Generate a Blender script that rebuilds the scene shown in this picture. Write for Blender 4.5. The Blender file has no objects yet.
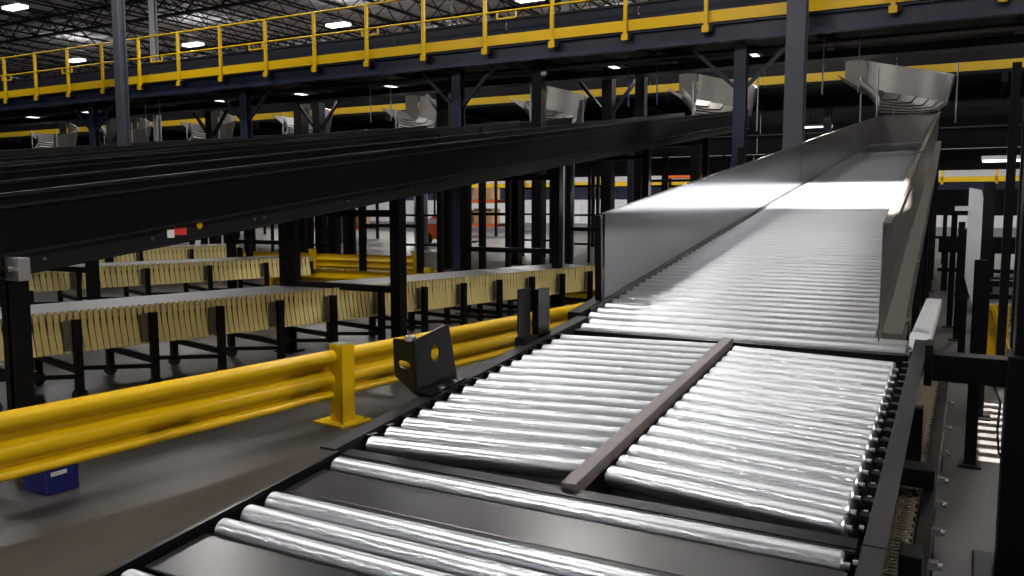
import bpy, bmesh, math, random
from mathutils import Vector, Matrix
random.seed(7)
R = math.radians
scene = bpy.context.scene
COL = scene.collection

# ------------------------------------------------------------------ camera
cam_d = bpy.data.cameras.new('camera'); cam = bpy.data.objects.new('camera', cam_d); COL.objects.link(cam)
cam_d.sensor_width = 36.0; cam_d.lens = 828.0 / 1024.0 * 36.0
cam_d.clip_start = 0.05; cam_d.clip_end = 300
cam.location = (0, 0, 1.35); cam.rotation_euler = (R(90 - 5.6), 0, R(28.7))
scene.camera = cam
cam_d.dof.use_dof = False

# ------------------------------------------------------------------ world, exposure
w = bpy.data.worlds.new('world'); scene.world = w; w.use_nodes = True
w.node_tree.nodes['Background'].inputs[0].default_value = (0.55, 0.62, 0.75, 1)
w.node_tree.nodes['Background'].inputs[1].default_value = 0.3
vs = scene.view_settings
vs.view_transform = 'Standard'; vs.look = 'None'; vs.gamma = 1.0; vs.use_curve_mapping = False
vs.exposure = 0.0
LAMP_POWER = 400.0
LAMP_Z = 9.5
LAMP_X = (-44.4, -34.9, -25.4, -15.6, -6.0, 3.6)
LAMP_Y = (-6.5, 3.0, 12.0, 21.0, 30.0, 39.0, 48.0)

# ------------------------------------------------------------------ materials
MATS = {}
def mat(name, col, rough=0.5, metal=0.0, var=0.0, scale=6.0, rvar=0.0, bump=0.0, bscale=60.0, emit=None, stretch=None, spec=0.5):
    m = bpy.data.materials.new(name); m.use_nodes = True
    nt = m.node_tree; b = nt.nodes['Principled BSDF']
    b.inputs['Base Color'].default_value = (*col, 1); b.inputs['Roughness'].default_value = rough
    b.inputs['Metallic'].default_value = metal
    b.inputs['Specular IOR Level'].default_value = spec
    tc = nt.nodes.new('ShaderNodeTexCoord'); mp = nt.nodes.new('ShaderNodeMapping')
    nt.links.new(tc.outputs['Object'], mp.inputs[0])
    if stretch: mp.inputs['Scale'].default_value = stretch
    if var or rvar:
        n = nt.nodes.new('ShaderNodeTexNoise'); n.inputs['Scale'].default_value = scale; n.inputs['Detail'].default_value = 6
        n.inputs['Roughness'].default_value = 0.65
        nt.links.new(mp.outputs[0], n.inputs[0])
        if var:
            r = nt.nodes.new('ShaderNodeMapRange'); r.inputs[1].default_value = 0.3; r.inputs[2].default_value = 0.7
            r.inputs[3].default_value = 1 - var; r.inputs[4].default_value = 1 + var
            nt.links.new(n.outputs[0], r.inputs[0])
            mx = nt.nodes.new('ShaderNodeVectorMath'); mx.operation = 'SCALE'
            mx.inputs[0].default_value = col; nt.links.new(r.outputs[0], mx.inputs['Scale'])
            nt.links.new(mx.outputs[0], b.inputs['Base Color'])
        if rvar:
            r2 = nt.nodes.new('ShaderNodeMapRange'); r2.inputs[1].default_value = 0.3; r2.inputs[2].default_value = 0.7
            r2.inputs[3].default_value = max(0.02, rough - rvar); r2.inputs[4].default_value = min(1, rough + rvar)
            nt.links.new(n.outputs[0], r2.inputs[0]); nt.links.new(r2.outputs[0], b.inputs['Roughness'])
    if bump:
        n2 = nt.nodes.new('ShaderNodeTexNoise'); n2.inputs['Scale'].default_value = bscale; n2.inputs['Detail'].default_value = 5
        nt.links.new(mp.outputs[0], n2.inputs[0])
        bp = nt.nodes.new('ShaderNodeBump'); bp.inputs['Strength'].default_value = bump; bp.inputs['Distance'].default_value = 0.01
        nt.links.new(n2.outputs[0], bp.inputs['Height']); nt.links.new(bp.outputs[0], b.inputs['Normal'])
    if emit:
        b.inputs['Emission Color'].default_value = (*emit[0], 1); b.inputs['Emission Strength'].default_value = emit[1]
    if emit: m.cycles.emission_sampling = 'NONE'
    MATS[name] = m
    return m
mat('roller', (0.53, 0.545, 0.58), 0.33, 0.92)
mat('galv', (0.078, 0.080, 0.084), 0.20, 0.84)
mat('belt_top', (0.40, 0.40, 0.42), 0.34, 0.8)
mat('galv_dull', (0.15, 0.132, 0.115), 0.45, 0.85)
mat('chute_steel', (0.15, 0.14, 0.132), 0.42, 0.88)
mat('slat_zinc', (0.95, 0.79, 0.34), 0.26, 0.30)  # yellow put into the zinc colour stands for the guard rail's reflection
mat('black', (0.004, 0.004, 0.0045), 0.34, 0.0, rvar=0.06, scale=3, spec=0.18)
mat('black_matte', (0.004, 0.004, 0.004), 0.6, 0.0, spec=0.15)
mat('charcoal', (0.0075, 0.0072, 0.008), 0.52, 0.0, var=0.2, scale=7, spec=0.22)
mat('dark_plate', (0.014, 0.012, 0.0118), 0.30, 0.2, rvar=0.03, scale=2, stretch=(1, 2, 2))
mat('divider', (0.14, 0.12, 0.12), 0.5, 0.5, var=0.15, scale=6)
mat('yellow', (0.60, 0.375, 0.002), 0.30, 0.0, spec=0.4)
mat('yellow_far', (0.62, 0.40, 0.005), 0.42, 0.0, var=0.06, scale=3)
mat('blue_beam', (0.011, 0.016, 0.040), 0.34, 0.0, var=0.2, scale=2, rvar=0.08)
mat('navy_dark', (0.004, 0.006, 0.014), 0.45, 0.0, spec=0.25)
mat('blue_bright', (0.02, 0.10, 0.32), 0.4, 0.0)
mat('grey_column', (0.055, 0.059, 0.082), 0.5, 0.0, var=0.08, scale=2)
mat('light_column', (0.30, 0.30, 0.32), 0.6, 0.0, var=0.06, scale=2)
mat('white_paint', (0.75, 0.76, 0.78), 0.5, 0.0, var=0.04, scale=2)
mat('wall_white', (0.70, 0.70, 0.72), 0.7, 0.0, var=0.05, scale=0.5)
mat('wall_grey', (0.25, 0.25, 0.27), 0.8, 0.0, var=0.05, scale=0.5)
mat('deck', (0.78, 0.78, 0.80), 0.6, 0.2, var=0.1, scale=0.8)
mat('joist', (0.012, 0.012, 0.013), 0.7)
mat('orange', (0.75, 0.13, 0.015), 0.5)
mat('cardboard', (0.42, 0.25, 0.12), 0.8, var=0.1)
mat('blue_box', (0.006, 0.014, 0.16), 0.4)
mat('grey_box', (0.22, 0.22, 0.23), 0.5, 0.2)
mat('bolt', (0.8, 0.8, 0.8), 0.25, 1.0)
mat('rubber', (0.02, 0.02, 0.02), 0.8)
mat('brass', (0.70, 0.60, 0.42), 0.22, 1.0)
mat('lamp_glow', (1, 1, 1), 0.5, emit=((1, 0.98, 0.94), 5.0))
mat('strip_glow', (1, 1, 1), 0.5, emit=((1, 0.97, 0.92), 3.0))
mat('red_sign', (0.6, 0.04, 0.03), 0.5)
mat('exit_glow', (0.6, 0.1, 0.02), 0.5, emit=((1, 0.2, 0.05), 1.2))

def concrete():
    m = bpy.data.materials.new('concrete'); m.use_nodes = True; nt = m.node_tree; b = nt.nodes['Principled BSDF']
    tc = nt.nodes.new('ShaderNodeTexCoord')
    n1 = nt.nodes.new('ShaderNodeTexNoise'); n1.inputs['Scale'].default_value = 0.55; n1.inputs['Detail'].default_value = 8; n1.inputs['Roughness'].default_value = 0.62
    mp = nt.nodes.new('ShaderNodeMapping'); mp.inputs['Scale'].default_value = (5.0, 0.55, 1)
    mp.inputs['Rotation'].default_value = (0, 0, R(6))
    n2 = nt.nodes.new('ShaderNodeTexNoise'); n2.inputs['Scale'].default_value = 1.2; n2.inputs['Detail'].default_value = 5
    nt.links.new(tc.outputs['Object'], n1.inputs[0]); nt.links.new(tc.outputs['Object'], mp.inputs[0]); nt.links.new(mp.outputs[0], n2.inputs[0])
    ad = nt.nodes.new('ShaderNodeMath'); ad.operation = 'ADD'
    nt.links.new(n1.outputs[0], ad.inputs[0]); nt.links.new(n2.outputs[0], ad.inputs[1])
    cr = nt.nodes.new('ShaderNodeValToRGB')
    cr.color_ramp.elements[0].position = 0.35; cr.color_ramp.elements[0].color = (0.022, 0.0185, 0.016, 1)
    cr.color_ramp.elements[1].position = 0.70; cr.color_ramp.elements[1].color = (0.064, 0.057, 0.052, 1)
    hv = nt.nodes.new('ShaderNodeMath'); hv.operation = 'MULTIPLY'; hv.inputs[1].default_value = 0.5
    nt.links.new(ad.outputs[0], hv.inputs[0]); nt.links.new(hv.outputs[0], cr.inputs[0])
    nt.links.new(cr.outputs[0], b.inputs['Base Color'])
    n3 = nt.nodes.new('ShaderNodeTexNoise'); n3.inputs['Scale'].default_value = 90; nt.links.new(tc.outputs['Object'], n3.inputs[0])
    bp = nt.nodes.new('ShaderNodeBump'); bp.inputs['Strength'].default_value = 0.08; bp.inputs['Distance'].default_value = 0.01
    nt.links.new(n3.outputs[0], bp.inputs['Height']); nt.links.new(bp.outputs[0], b.inputs['Normal'])
    b.inputs['Roughness'].default_value = 0.40
    MATS['concrete'] = m
concrete()

# ------------------------------------------------------------------ helpers
class MB:
    """collects simple shapes; build() links them as ONE mesh object"""
    def __init__(s): s.v = []; s.f = []; s.sm = []
    def add(s, vs_, fs, smooth=False):
        o = len(s.v); s.v += [tuple(x) for x in vs_]; s.f += [tuple(i + o for i in f) for f in fs]; s.sm += [smooth] * len(fs)
        return s
    def box(s, x0, x1, y0, y1, z0, z1):
        return s.add([(x0,y0,z0),(x1,y0,z0),(x1,y1,z0),(x0,y1,z0),(x0,y0,z1),(x1,y0,z1),(x1,y1,z1),(x0,y1,z1)],
                     [(0,3,2,1),(4,5,6,7),(0,1,5,4),(1,2,6,5),(2,3,7,6),(3,0,4,7)])
    def bar(s, p, q, wd, ht, up=(0,0,1)):
        p = Vector(p); q = Vector(q); d = (q - p).normalized(); u = Vector(up)
        if abs(d.dot(u)) > 0.98: u = Vector((0,1,0))
        r = d.cross(u).normalized(); u = r.cross(d).normalized()
        a = r * wd / 2; b = u * ht / 2
        return s.add([p-a-b, p+a-b, p+a+b, p-a+b, q-a-b, q+a-b, q+a+b, q-a+b],
                     [(0,1,2,3),(7,6,5,4),(0,4,5,1),(1,5,6,2),(2,6,7,3),(3,7,4,0)])
    def cyl(s, p, q, r, n=16, r2=None, cap=True):
        p = Vector(p); q = Vector(q); d = (q - p).normalized(); u = Vector((0,0,1))
        if abs(d.dot(u)) > 0.98: u = Vector((1,0,0))
        a = d.cross(u).normalized(); b = a.cross(d); r2 = r if r2 is None else r2
        vs_ = []
        for k in range(n):
            t = 2*math.pi*k/n; e = a*math.cos(t) + b*math.sin(t); vs_ += [p + e*r, q + e*r2]
        s.add(vs_, [(2*k, 2*((k+1)%n), 2*((k+1)%n)+1, 2*k+1) for k in range(n)], True)
        if cap:
            s.add([vs_[2*k] for k in range(n)], [tuple(range(n))[::-1]]); s.add([vs_[2*k+1] for k in range(n)], [tuple(range(n))])
        return s
    def prism(s, pts, vec):
        """closed polygon pts (3D) extruded along vec"""
        n = len(pts); v = Vector(vec); a = [Vector(p) for p in pts]
        s.add(a + [p + v for p in a], [tuple(range(n))[::-1], tuple(range(n, 2*n))] + [(k, (k+1)%n, (k+1)%n+n, k+n) for k in range(n)])
        return s
    def mesh(s, name, org=(0,0,0)):
        me = bpy.data.meshes.new(name); o = Vector(org)
        me.from_pydata([tuple(Vector(v) - o) for v in s.v], [], s.f)
        bm = bmesh.new(); bm.from_mesh(me); bmesh.ops.recalc_face_normals(bm, faces=bm.faces); bm.to_mesh(me); bm.free()
        for p, k in zip(me.polygons, s.sm): p.use_smooth = k
        return me
    def build(s, name, m, parent=None, org=None, bevel=0):
        po = worldloc(parent) if parent else Vector((0,0,0))
        og = po if org is None else Vector(org)
        me = s.mesh(name, og); me.materials.append(MATS[m])
        o = bpy.data.objects.new(name, me); COL.objects.link(o)
        o.location = og - po
        if parent: o.parent = parent
        if bevel:
            b = o.modifiers.new('bevel', 'BEVEL'); b.width = bevel; b.segments = 2; b.limit_method = 'ANGLE'
        return o
def worldloc(o):
    l = Vector((0,0,0))
    while o: l += o.location; o = o.parent
    return l
def tag(o, label, cat, group=None):
    o['label'] = label; o['category'] = cat
    if group: o['group'] = group
    return o
def thing(name, label, cat, loc, group=None):
    o = bpy.data.objects.new(name, None); COL.objects.link(o); o.location = loc; o.empty_display_size = 0.1
    return tag(o, label, cat, group)
def struct(o): o['kind'] = 'structure'; return o
def inst(name, me, parent, wl, rot=(0,0,0)):
    o = bpy.data.objects.new(name, me); COL.objects.link(o); o.parent = parent
    o.location = Vector(wl) - worldloc(parent); o.rotation_euler = rot
    return o
def copy_tree(o, parent=None):
    c = o.copy(); COL.objects.link(c); c.parent = parent
    for ch in list(o.children): copy_tree(ch, c)
    return c
def one(name, mb, m, label, cat, org, group=None, bevel=0):
    return tag(mb.build(name, m, None, org, bevel), label, cat, group)

# ================================================================== SETTING
X0, X1, Y0, Y1, ZC = -62.0, 16.0, -12.0, 62.0, 10.8
fl = struct(MB().box(X0, X1, Y0, Y1, -0.2, 0).build('floor', 'concrete'))
wl = struct(MB().box(X0-0.3, X0, Y0, Y1, 0, ZC).build('wall_left', 'wall_grey'))
struct(MB().box(X1, X1+0.3, Y0, Y1, 0, ZC).build('wall_right', 'wall_grey'))
struct(MB().box(X0, X1, Y0-0.3, Y0, 0, ZC).build('wall_front', 'wall_grey'))
wb = struct(MB().box(X0, X1, Y1, Y1+0.3, 0, ZC).build('wall_back', 'wall_white'))
# dock doors along the far wall
n = 1
for k in range(9):
    x = -50 + k*6.5
    d = struct(MB().box(x, x+3.0, Y1-0.08, Y1, 0, 3.2).build('door_%d' % n, 'white_paint')); n += 1
    for j in range(4): MB().box(x+0.05, x+2.95, Y1-0.12, Y1-0.08, 0.05+0.8*j, 0.8*j+0.77).build('panel', 'white_paint', d)
# ceiling: deck with ribs, open-web joists along Y, girders along X
cm = MB(); cm.box(X0, X1, Y0, Y1, ZC+0.12, ZC+0.3)
ceil = struct(cm.build('ceiling', 'deck'))
rib = MB()
y = 10.0
while y < Y1:
    rib.prism([(X0, y, ZC+0.12), (X0, y+0.06, ZC+0.03), (X0, y+0.34, ZC+0.03), (X0, y+0.40, ZC+0.12)], (X1-X0-8, 0, 0)); y += 0.8
o = rib.build('deck_ribs', 'deck', ceil); o['kind'] = 'stuff'
jm = MB(); L = Y1 - 8.0
jm.box(-0.05, 0.05, 0, L, -0.06, 0.0); jm.box(-0.05, 0.05, 0, L, -0.78, -0.72)
yy = 0.0; up = True
while yy < L - 1.0:
    a = (0, yy, -0.74 if up else -0.04); b = (0, yy+0.9, -0.04 if up else -0.74)
    jm.bar(a, b, 0.035, 0.035); yy += 0.9; up = not up
jme = jm.mesh('joist'); jme.materials.append(MATS['joist'])
x = X0 + 0.8
while x < 3:
    inst('joist', jme, ceil, (x, 8.0, ZC)); x += 1.75
gm = MB(); gl = 62.0
gm.box(0, gl, -0.09, 0.09, -0.1, 0); gm.box(0, gl, -0.09, 0.09, -0.95, -0.85)
q = 0.0; up = True
while q < gl - 1.2:
    gm.bar((q, 0, -0.9 if up else -0.05), (q+1.1, 0, -0.05 if up else -0.9), 0.05, 0.05); q += 1.1; up = not up
gme = gm.mesh('girder'); gme.materials.append(MATS['joist'])
for y in (16.6, 26.0, 35.4, 45.0, 54.5): inst('girder', gme, ceil, (X0+0.5, y, ZC-0.02))

# ------------------------------------------------------------------ high-bay lamps
hb_body = MB().prism([(-0.55,-0.22,0.10),(0.55,-0.22,0.10),(0.55,0.22,0.10),(-0.55,0.22,0.10)], (0,0,0.06)).box(-0.2,0.2,-0.1,0.1,0.16,0.26).mesh('lamp_housing')
hb_body.materials.append(MATS['white_paint'])
hb_lens = MB().box(-0.55,0.55,-0.22,0.22,0.0,0.10).mesh('lamp_lens'); hb_lens.materials.append(MATS['lamp_glow'])
hb_rod = MB().cyl((0,0,0.26),(0,0,ZC-LAMP_Z+0.12),0.012,6).mesh('hanger'); hb_rod.materials.append(MATS['black'])
al = bpy.data.lights.new('high_bay', 'AREA'); al.shape = 'RECTANGLE'; al.size = 1.1; al.size_y = 0.45; al.energy = LAMP_POWER; al.color = (1.0, 0.97, 0.93)
af = al.copy(); af.energy = LAMP_POWER*1.9
au = al.copy(); au.energy = 22.0  # added upward fill on some fixtures to brighten the ceiling
DIST = ('row behind the photographer', 'row above the foreground', 'row just before the mezzanine', 'row above the mezzanine', 'row just beyond the mezzanine', 'row above the far platform', 'farthest row')
ORDC = ('leftmost', 'second from left', 'third from left', 'fourth from left', 'fifth from left', 'rightmost')
for i, y in enumerate(LAMP_Y):
    for j, x in enumerate(LAMP_X):
        t = thing('high_bay_lamp', 'glowing white high-bay lamp, %s in the %s' % (ORDC[j], DIST[i]), 'lamp', (x, y, LAMP_Z), 'high-bay lamps under the roof')
        inst('lamp_housing', hb_body, t, (x,y,LAMP_Z)); inst('lamp_lens', hb_lens, t, (x,y,LAMP_Z)); inst('hanger', hb_rod, t, (x,y,LAMP_Z))
        if (y < 10 and x < -16) or (y < 20 and x < -30): continue
        lo = bpy.data.objects.new('high_bay_light', af if y > 25 else al); COL.objects.link(lo); lo.parent = t; lo.location = (0,0,-0.02)
        if 20 < y < 40 and x < -10:
            lo = bpy.data.objects.new('added_ceiling_fill', au); COL.objects.link(lo); lo.parent = t; lo.location = (0,0,0.30); lo.rotation_euler = (math.pi, 0, 0)

cl_ = bpy.data.lights.new('chute_fill', 'AREA'); cl_.shape = 'RECTANGLE'; cl_.size = 0.3; cl_.size_y = 2.2; cl_.energy = 6.0; cl_.color = (1.0, 0.97, 0.93)  # added strip lamps out of view, there to brighten the chute rollers
for i, y in enumerate((3.6, 7.2)):
    t = thing('added_chute_lamp', 'added fill strip lamp hung above the roller chute, %s from the photographer' % ('first', 'second')[i], 'lamp', (-1.7, y, 6.6), 'added fill lamps above the roller chute')
    MB().box(-1.86, -1.54, y-1.12, y+1.12, 6.63, 6.72).build('housing', 'white_paint', t)
    MB().box(-1.85, -1.55, y-1.1, y+1.1, 6.60, 6.63).build('tube', 'lamp_glow', t)
    for d in (-0.9, 0.9): MB().cyl((-1.7, y+d, 6.72), (-1.7, y+d, ZC+0.12), 0.008, 6).build('hanger', 'black', t)
    lo = bpy.data.objects.new('chute_fill', cl_); COL.objects.link(lo); lo.parent = t; lo.location = (0,0,-0.02)

# ------------------------------------------------------------------ roller meshes
def roller_mesh(L, r, key):
    m = MB(); n = 20
    c = 0.004
    m.cyl((-L/2+c,0,0),(L/2-c,0,0), r, n, cap=False)
    for s in (-1, 1):
        m.cyl((s*(L/2-c),0,0),(s*L/2,0,0), r, n, r-c, cap=False)
        m.cyl((s*L/2,0,0),(s*(L/2-0.006),0,0), r-c, n, r*0.45, cap=True)
        m.cyl((s*(L/2-0.02),0,0),(s*(L/2+0.012),0,0), 0.008, 6)
    me = m.mesh(key); me.materials.append(MATS['roller']); return me
def bed_z(Y): return 0.65 + math.tan(R(5.4))*(Y - 1.748)         # top of the lower rollers
T2 = math.tan(R(7.3))
def inc_z(Y): return 0.815 + T2*(Y - 3.49)                       # top of the incline rollers
RR = 0.029
def place_roller(me, parent, xc, Y, z, yaw=0.0):
    return inst('roller', me, parent, (xc, Y, z - RR), (0, 0, yaw))

# ================================================================== MAIN ROLLER CHUTE
XL, XR = -1.60, -0.285
YE = 16.6
def xr(Y): return XR - 0.0195*max(0.0, Y - 3.5)                 # the right wall closes in towards the top
ch = thing('roller_chute', 'long inclined roller chute with tall sheet-metal sides rising to the mezzanine', 'conveyor', (-0.94, 8.0, 0))
rm = roller_mesh(XR - XL - 0.03, RR, 'roller')
Yc = 3.69; k = 0
while Yc < YE:
    o = place_roller(rm, ch, (XL+xr(Yc))/2, Yc, inc_z(Yc)); o.scale.x = (xr(Yc)-XL-0.03)/(XR-XL-0.03); Yc += 0.100*math.cos(R(7.3)); k += 1
rmw = roller_mesh(1.36, RR, 'roller_wide')
for Yq in (3.50, 3.592): place_roller(rmw, ch, -0.86, Yq, inc_z(Yq) - 0.004)
# side panels: left three lengths, right three lengths, each with a folded top lip
def side_panel(fx, out, ya, yb, lift=0.0, hgt=0.44, m='galv'):
    za, zb = inc_z(ya) + 0.03 + lift, inc_z(yb) + 0.03 + lift; xa_, xb_ = fx(ya), fx(yb)
    q = lambda dx, z0, z1: [(xa_+out*dx, ya, za+z0), (xb_+out*dx, yb, zb+z0), (xb_+out*dx, yb, zb+z1), (xa_+out*dx, ya, za+z1)]
    o = MB().prism(q(0, -0.05, hgt-0.03), (out*0.004, 0, 0)).build('side_panel', m, ch)
    MB().prism(q(0, hgt-0.03, hgt-0.022), (out*0.032, 0, 0)).prism(q(0.028, hgt-0.05, hgt-0.022), (out*0.004, 0, 0)).build('top_lip', m, o)
    return o
for i, (a, b) in enumerate(((3.90, 9.40), (9.42, 13.6), (13.62, 18.4))):
    side_panel(lambda Y: XL, -1, a, b, 0.0 if i == 0 else 0.012)
for i, (a, b) in enumerate(((3.52, 7.30), (7.32, 12.0), (12.02, 18.4))):
    side_panel(xr, 1, a, b, 0.02 if i == 0 else 0.03, m='galv_dull')
# frame rails under the rollers
for x0, x1 in ((XL-0.075, XL-0.006), (XR+0.006, XR+0.080)):
    f = MB()
    ya, yb = 3.62, YE
    dx = (xr(yb) - XR) if x0 > -1 else 0.0
    f.prism([(x0, ya, inc_z(ya)-0.13), (x0+dx, yb, inc_z(yb)-0.13), (x0+dx, yb, inc_z(yb)+0.012), (x0, ya, inc_z(ya)+0.012)], (x1-x0, 0, 0))
    rail = f.build('frame_rail', 'galv_dull' if x0 > -1 else 'black', ch, bevel=0.003)
    if x0 > -1:
        sl = MB().box(-0.001, 0.002, -0.012, 0.012, -0.035, 0.035).mesh('slot'); sl.materials.append(MATS['black_matte'])
        yq = 3.75
        while yq < 9.5:
            inst('slot', sl, rail, (x1+xr(yq)-XR, yq, inc_z(yq)-0.06)); yq += 0.11
        bt = MB().cyl((0,0,0),(0.012,0,0),0.014,6).mesh('bolt'); bt.materials.append(MATS['bolt'])
        for yq in (3.95, 5.35, 6.8, 8.3): inst('bolt', bt, rail, (x1+xr(yq)-XR, yq, inc_z(yq)-0.02))
# black wear strip along the inside foot of the left panel
MB().prism([(XL+0.001, 3.70, inc_z(3.70)-0.02), (XL+0.001, YE, inc_z(YE)-0.02), (XL+0.001, YE, inc_z(YE)+0.012), (XL+0.001, 3.70, inc_z(3.70)+0.012)], (0.012,0,0)).build('edge_strip', 'black', ch)
MB().prism([(XL, 3.5, inc_z(3.5)-0.13), (XL, YE, inc_z(YE)-0.13), (XL, YE, inc_z(YE)-0.12), (XL, 3.5, inc_z(3.5)-0.12)], (xr(YE)-XL, 0, 0)).build('bed_pan', 'black_matte', ch)
# smooth slide plate between rollers and curved chute
MB().prism([(XL, YE, inc_z(YE)-0.06), (XL, 18.7, 3.20), (XL, 18.7, 3.215), (XL, YE, inc_z(YE)-0.03)], (xr(17.6)-XL, 0, 0)).build('slide_plate', 'chute_steel', ch)
# dark end stiffener on the near edge of the left panel, tilted as in the photo
MB().bar((XL-0.02, 3.89, inc_z(3.89)-0.05), (XL-0.02, 3.86, inc_z(3.89)+0.44), 0.035, 0.03, up=(0,1,0)).build('end_stiffener', 'black', ch)
# legs
for yl in (5.2, 7.6, 10.0, 12.4, 14.8, 17.2):
    for x in (XL-0.03, xr(yl)+0.03):
        zt = inc_z(min(yl, YE)) - 0.12 if yl < YE else 2.5
        MB().box(x-0.03, x+0.03, yl-0.03, yl+0.03, 0.012, zt).box(x-0.08, x+0.08, yl-0.08, yl+0.08, 0, 0.012).build('leg', 'black', ch)
    MB().bar((XL, yl, zt*0.5), (xr(yl), yl, zt*0.5), 0.04, 0.05).build('cross_bar', 'black', ch)

# ================================================================== HERRINGBONE BED
hb = thing('herringbone_conveyor', 'skewed twin-bed roller conveyor with chevron rollers and a central divider bar', 'conveyor', (-0.85, 2.6, 0))
skL = roller_mesh(0.665, RR, 'roller_left'); skR = roller_mesh(0.60, RR, 'roller_right')
N = 16
for i in range(N):
    Y = 1.905 + 0.0885*i
    place_roller(skL, hb, -1.20, Y + 0.055, bed_z(Y + 0.055), R(8.0))
N = 17
for i in range(N):
    Y = 1.915 + 0.0825*i
    place_roller(skR, hb, -0.50, Y + 0.04, bed_z(Y + 0.04), R(-7.5))
def slab(name, m, parent, x0, x1, ya, yb, dz0, dz1, zf=bed_z, bevel=0):
    return MB().prism([(x0, ya, zf(ya)+dz0), (x0, yb, zf(yb)+dz0), (x0, yb, zf(yb)+dz1), (x0, ya, zf(ya)+dz1)], (x1-x0, 0, 0)).build(name, m, parent, bevel=bevel)
slab('divider_bar', 'divider', hb, -0.862, -0.822, 1.83, 3.40, -0.03, 0.006, bevel=0.002)
slab('divider_web', 'black', hb, -0.852, -0.832, 1.83, 3.40, -0.12, -0.03)
slab('bed_pan', 'black_matte', hb, -1.56, -0.16, 1.80, 3.46, -0.14, -0.125)
slab('cross_plate', 'black', hb, -1.55, -0.17, 1.80, 1.845, -0.11, -0.012)
slab('cross_plate', 'black', hb, -1.55, -0.17, 3.425, 3.462, -0.11, -0.02)
# frame rails: channel with top flange
def channel(parent, xin, xout, ya, yb, m='charcoal'):
    s = 1 if xout > xin else -1
    p = MB()
    for (a, b, d0, d1) in ((xin, xout, -0.008, 0.0), (xin, xin+s*0.006, -0.17, -0.008), (xin, xin+s*0.02, -0.178, -0.17)):
        lo, hi = min(a, b), max(a, b)
        p.prism([(lo, ya, bed_z(ya)+d0), (lo, yb, bed_z(yb)+d0), (lo, yb, bed_z(yb)+d1), (lo, ya, bed_z(ya)+d1)], (hi-lo, 0, 0))
    return p.build('frame_rail', m, parent, bevel=0.0015)
rr_ = channel(hb, -0.158, -0.112, 1.80, 3.62)
rl_ = channel(hb, -1.565, -1.625, 1.80, 3.62)
# inner notched edge that carries the roller ends
nut = MB().cyl((0,0,0),(0.010,0,0),0.008,6).mesh('axle_nut'); nut.materials.append(MATS['bolt'])
for i in range(17):
    Y = 1.915 + 0.0825*i; inst('axle_nut', nut, hb, (-0.176, Y, bed_z(Y)-0.02))
nb = MB().box(-0.012, 0.012, -0.016, 0.016, -0.05, 0.0).mesh('notch_block'); nb.materials.append(MATS['black'])
for i in range(16):
    Y = 1.905 + 0.0885*i + 0.045; inst('notch_block', nb, hb, (-1.553, Y, bed_z(Y)-0.004))
for i in range(17):
    Y = 1.915 + 0.0825*i + 0.041; inst('notch_block', nb, hb, (-0.168, Y, bed_z(Y)-0.004))
for yl in (2.0, 3.3):
    for x in (-1.595, -0.13):
        MB().box(x-0.025, x+0.025, yl-0.025, yl+0.025, 0.012, bed_z(yl)-0.17).box(x-0.07, x+0.07, yl-0.07, yl+0.07, 0, 0.012).build('leg', 'black', hb)
# photo-eye bracket on the left rail
def rounded(pts, rad, n=4):
    out = []
    m = len(pts)
    for i in range(m):
        p = Vector(pts[i]); a = (Vector(pts[i-1]) - p); b = (Vector(pts[(i+1) % m]) - p)
        r = min(rad, a.length/2.2, b.length/2.2)
        s, e = p + a.normalized()*r, p + b.normalized()*r
        for k in range(n+1):
            t = k/n; out.append((1-t)**2*s + 2*t*(1-t)*p + t*t*e)
    return out
def plate_with_hole(name, m, parent, outer, hole, u, v, org, nrm, th):
    """outline + hole in (u,v) plane coordinates, given thickness"""
    bm = bmesh.new(); u = Vector(u); v = Vector(v); og = Vector(org); nn = Vector(nrm)
    to = lambda p: og + u*p[0] + v*p[1]
    ov = [bm.verts.new(to(p)) for p in outer]; hv = [bm.verts.new(to(p)) for p in hole]
    ed = [bm.edges.new((ov[i], ov[(i+1) % len(ov)])) for i in range(len(ov))] + [bm.edges.new((hv[i], hv[(i+1) % len(hv)])) for i in range(len(hv))]
    bmesh.ops.triangle_fill(bm, edges=ed, use_beauty=True)
    g = bmesh.ops.extrude_face_region(bm, geom=list(bm.faces))
    bmesh.ops.translate(bm, verts=[x for x in g['geom'] if isinstance(x, bmesh.types.BMVert)], vec=nn*th)
    bmesh.ops.recalc_face_normals(bm, faces=bm.faces)
    me = bpy.data.meshes.new(name); po = worldloc(parent)
    bmesh.ops.translate(bm, verts=bm.verts, vec=-po); bm.to_mesh(me); bm.free()
    me.materials.append(MATS[m]); o = bpy.data.objects.new(name, me); COL.objects.link(o); o.parent = parent
    return o
zb = bed_z(2.4)
br = thing('sensor_bracket', 'bent black sensor bracket with a round hole on the conveyor rail', 'bracket', (-1.60, 2.38, zb))
ring = [(0.115+0.026*math.cos(t*math.pi/8), 0.125+0.030*math.sin(t*math.pi/8)) for t in range(16)]
plate_with_hole('long_plate', 'black', br, [(p.x, p.y) for p in rounded([(0,0,0),(0.235,0,0),(0.20,0.21,0),(0.0,0.195,0)], 0.012)], ring, (0.06,0.998,0.094), (-0.05,0,1), (-1.625, 2.29, bed_z(2.29)), (-1,0,0), 0.006)
slot = [(-0.075+0.030*math.cos(t*math.pi/8)+(0.015 if -4 < t <= 4 else -0.015)*0+ (0.014*(1 if math.cos(t*math.pi/8) > 0 else -1)), 0.10+0.014*math.sin(t*math.pi/8)) for t in range(16)]
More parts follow.
